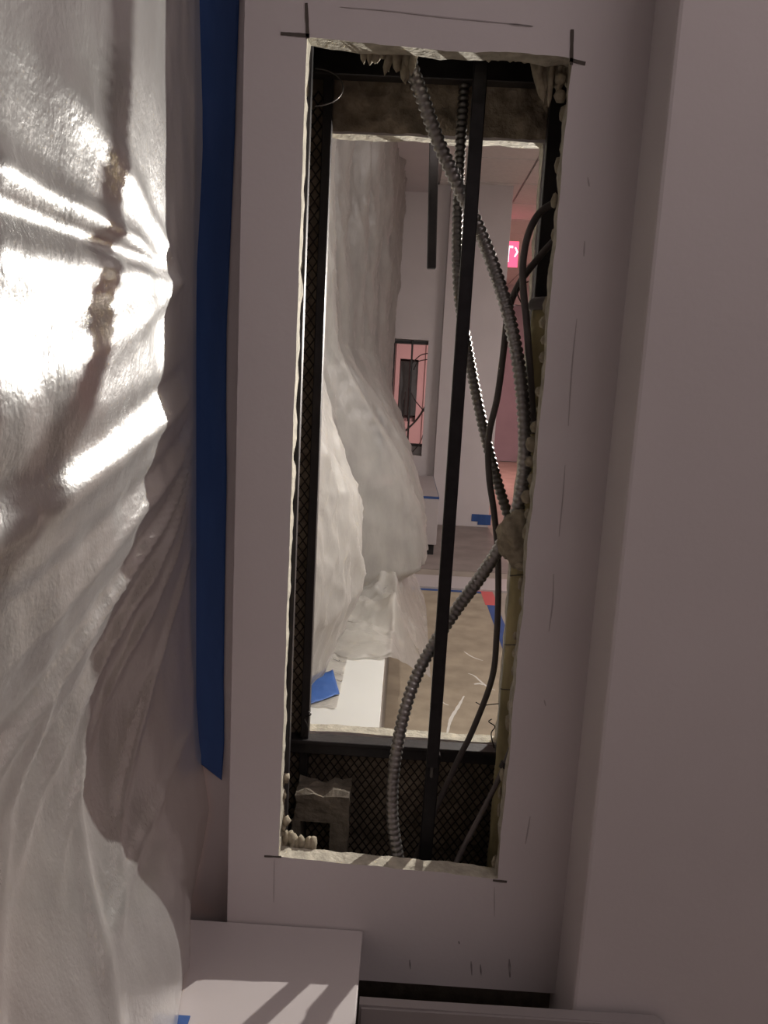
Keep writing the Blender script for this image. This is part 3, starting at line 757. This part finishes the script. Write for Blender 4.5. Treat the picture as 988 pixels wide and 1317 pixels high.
# tape at the foot of the far column and beside the far pier
t0, t1_ = PY(607, 661, 5.998), PY(631, 674, 5.998)
link('tape_strip', boxes([(t0.x, t1_.x, 5.996, 5.999, t1_.z+.015, t0.z), (t0.x+.05, t1_.x, 5.9962, 5.9988, t1_.z-.01, t1_.z+.02)]), MT['tape'], None, None, 'dark blue tape patch at the foot of the far column', 'tape')
def tape3(u, v):
    l = [(513, 248), (504, 262), (499, 290), (495, 340), (492, 400), (489, 470), (487, 540), (485, 600)]
    r = [(519, 250), (512, 264), (505, 290), (501, 340), (499, 400), (497, 470), (494, 540), (490, 600)]
    a, b_ = lerp_list(l, v), lerp_list(r, v)
    p = PY(a[0]*(1-u)+b_[0]*u, a[1]*(1-u)+b_[1]*u, Y2-.004); return p
o = link('tape_strip', grid_surface(tape3, 4, 60), MT['tape'], None, None, 'long blue tape strip along the window edge of the far pier', 'tape', smooth=True)
o.modifiers.new('thick', 'SOLIDIFY').thickness = .002

# third bay: plastic, floor, end wall with door
def sheet_d(u, v):
    y = 6.35+u*4.9; z = CT+v*(2.497-CT); zr = z-CAMZ
    x = -.24+.03*math.sin(y*9)*.6+.03*fbm((y, z*.5, 0), 2, 61)
    t = max(0, min(1, (-.05-zr)/.6)); x += .30*bell(y, 8.2, .8)*t**.8
    return Vector((x, y, z))
link('plastic_sheet', grid_surface(sheet_d, 100, 70), MT['sheet_mid'], None, None, 'plastic sheet glimpsed through the small far opening in pink light', 'plastic sheet', smooth=True)
def sheet_e(u, v):
    x = -.45+u*1.0; z = .05+v*2.44
    return Vector((x, 13.2+.05*math.sin(x*22+fbm((x, z*.4, 0), 3, 71)*3)+.04*fbm((x, z, 0), 3, 72), z))
link('plastic_sheet', grid_surface(sheet_e, 50, 50), MT['sheet_mid'], None, None, 'dim grey plastic sheet seen through the smallest farthest opening', 'plastic sheet', smooth=True)
fw = link('wall_partition', boxes([(.70, 1.20, 11.5, 11.6, 0, CEIL), (2.2, 4.2, 11.5, 11.6, 0, CEIL), (1.20, 2.2, 11.5, 11.6, 2.28, CEIL)]), MT['paint'], kind='structure')
dr = link('door_1', box(1.215, 2.185, 11.52, 11.565, .01, 2.27, .003), MT['door'], kind='structure')
link('door_handle', boxes([(2.06, 2.16, 11.46, 11.475, 1.02, 1.04), (2.13, 2.15, 11.475, 11.52, 1.02, 1.04)]), MT['metalgrey'], dr)

# ------------------------------------------------------------------ exit sign
sy = 7.2
pa, pb = PY(668.5, 310, sy), PY(668.5, 345, sy)
sx1, szt, szb = pa.x, pa.z, pb.z
sg = empty('exit_sign', (sx1-.16, sy, szb), 'red glowing exit sign hung from the ceiling beside the far column', 'exit sign')
link('sign_body', local(box(sx1-.32, sx1, sy, sy+.05, szb, szt, .004), sg), MT['white'], sg)
link('sign_face', local(box(sx1-.314, sx1-.004, sy-.004, sy+.001, szb+.006, szt-.006), sg), MT['signred'], sg)
tc = bpy.data.curves.new('exit_text', 'FONT'); tc.body = 'EXIT'; tc.size = .205; tc.extrude = .001; tc.align_x = 'RIGHT'; tc.space_character = .92
to = bpy.data.objects.new('exit_text', tc); COL.objects.link(to)
dg = bpy.context.evaluated_depsgraph_get(); tm = bpy.data.meshes.new_from_object(to.evaluated_get(dg)); bpy.data.objects.remove(to)
tm.materials.clear()
xs = [v.co.x for v in tm.vertices]; sc2 = .245/(max(xs)-min(xs))
for v in tm.vertices: v.co = Vector((sx1-.055+(v.co.x-max(xs))*sc2, sy-.006-v.co.z, szb+.048+v.co.y))
link('sign_lettering', local(tm, sg), MT['signwhite'], sg)
ch = [(0, .04), (.012, .04), (.034, 0), (.012, -.04), (0, -.04), (.020, 0)]
cz = (szb+szt)/2+.02; cx = sx1-.040
V = [Vector((cx+x, sy-.007, cz+z)) for x, z in ch]+[Vector((cx+x, sy-.005, cz+z)) for x, z in ch]
link('sign_chevron', local(mesh(V, [(0, 1, 2, 5), (5, 2, 3, 4), (6, 11, 8, 7), (11, 10, 9, 8)]+[(k, k+6, (k+1) % 6+6, (k+1) % 6) for k in range(6)]), sg), MT['signwhite'], sg)
link('sign_stem', local(box(sx1-.17, sx1-.15, sy+.015, sy+.035, szt, CEIL-.002), sg), MT['white'], sg)

# ------------------------------------------------------------------ lamps of the place, plus added fill fixtures
def troffer(x, y, mt, label, hx=.58):
    r = empty('ceiling_light', (x, y, CEIL), label, 'ceiling light')
    a, z0, z1 = hx-.025, CEIL-.02, CEIL-.003
    link('light_frame', local(boxes([(x-hx, x+hx, y-.28, y-.255, z0, z1), (x-hx, x+hx, y+.255, y+.28, z0, z1), (x-hx, x-a, y-.255, y+.255, z0, z1), (x+a, x+hx, y-.255, y+.255, z0, z1)]), r), MT['white'], r)
    link('light_lens', local(box(x-a, x+a, y-.255, y+.255, CEIL-.012, CEIL-.004), r), mt, r)
troffer(.95, .02, MT['lens'], 'dim ceiling light above the near bay nearest the camera')
troffer(.75, -1.9, MT['lens'], 'added dim fill light on the ceiling at the back of the near bay')
troffer(2.4, 3.6, MT['lens'], 'dim ceiling light above the next bay')
troffer(.80, 8.9, MT['pinklens'], 'pink ceiling light above the third bay', .28)
troffer(1.6, 14.2, MT['lens'], 'added dim ceiling light to brighten the last bay', .28)
lx, ly, lz = LAMP.x+.04, LAMP.y, LAMP.z
wl = empty('work_light', (lx+.06, ly, 0), 'work light on a stand beyond the near pier', 'work light')
link('lamp_head', local(boxes([(lx+.01, lx+.09, ly-.10, ly+.10, lz-.08, lz+.08), (lx+.002, lx+.012, ly-.11, ly+.11, lz+.066, lz+.09), (lx+.002, lx+.012, ly-.11, ly+.11, lz-.09, lz-.066)], .003), wl), MT['yellowpaint'], wl)
link('lamp_glass', local(box(lx, lx+.008, ly-.09, ly+.09, lz-.064, lz+.064), wl), MT['lens'], wl)
link('pole', local(tube([Vector((lx+.06, ly, .35)), Vector((lx+.06, ly, lz-.078))], .012, 12), wl), MT['black'], wl)
for k in range(3):
    a = k*2*math.pi/3
    link('leg', local(tube([Vector((lx+.06, ly, .42)), Vector((lx+.06+.28*math.cos(a), ly+.28*math.sin(a), .008))], .009, 8), wl), MT['black'], wl)
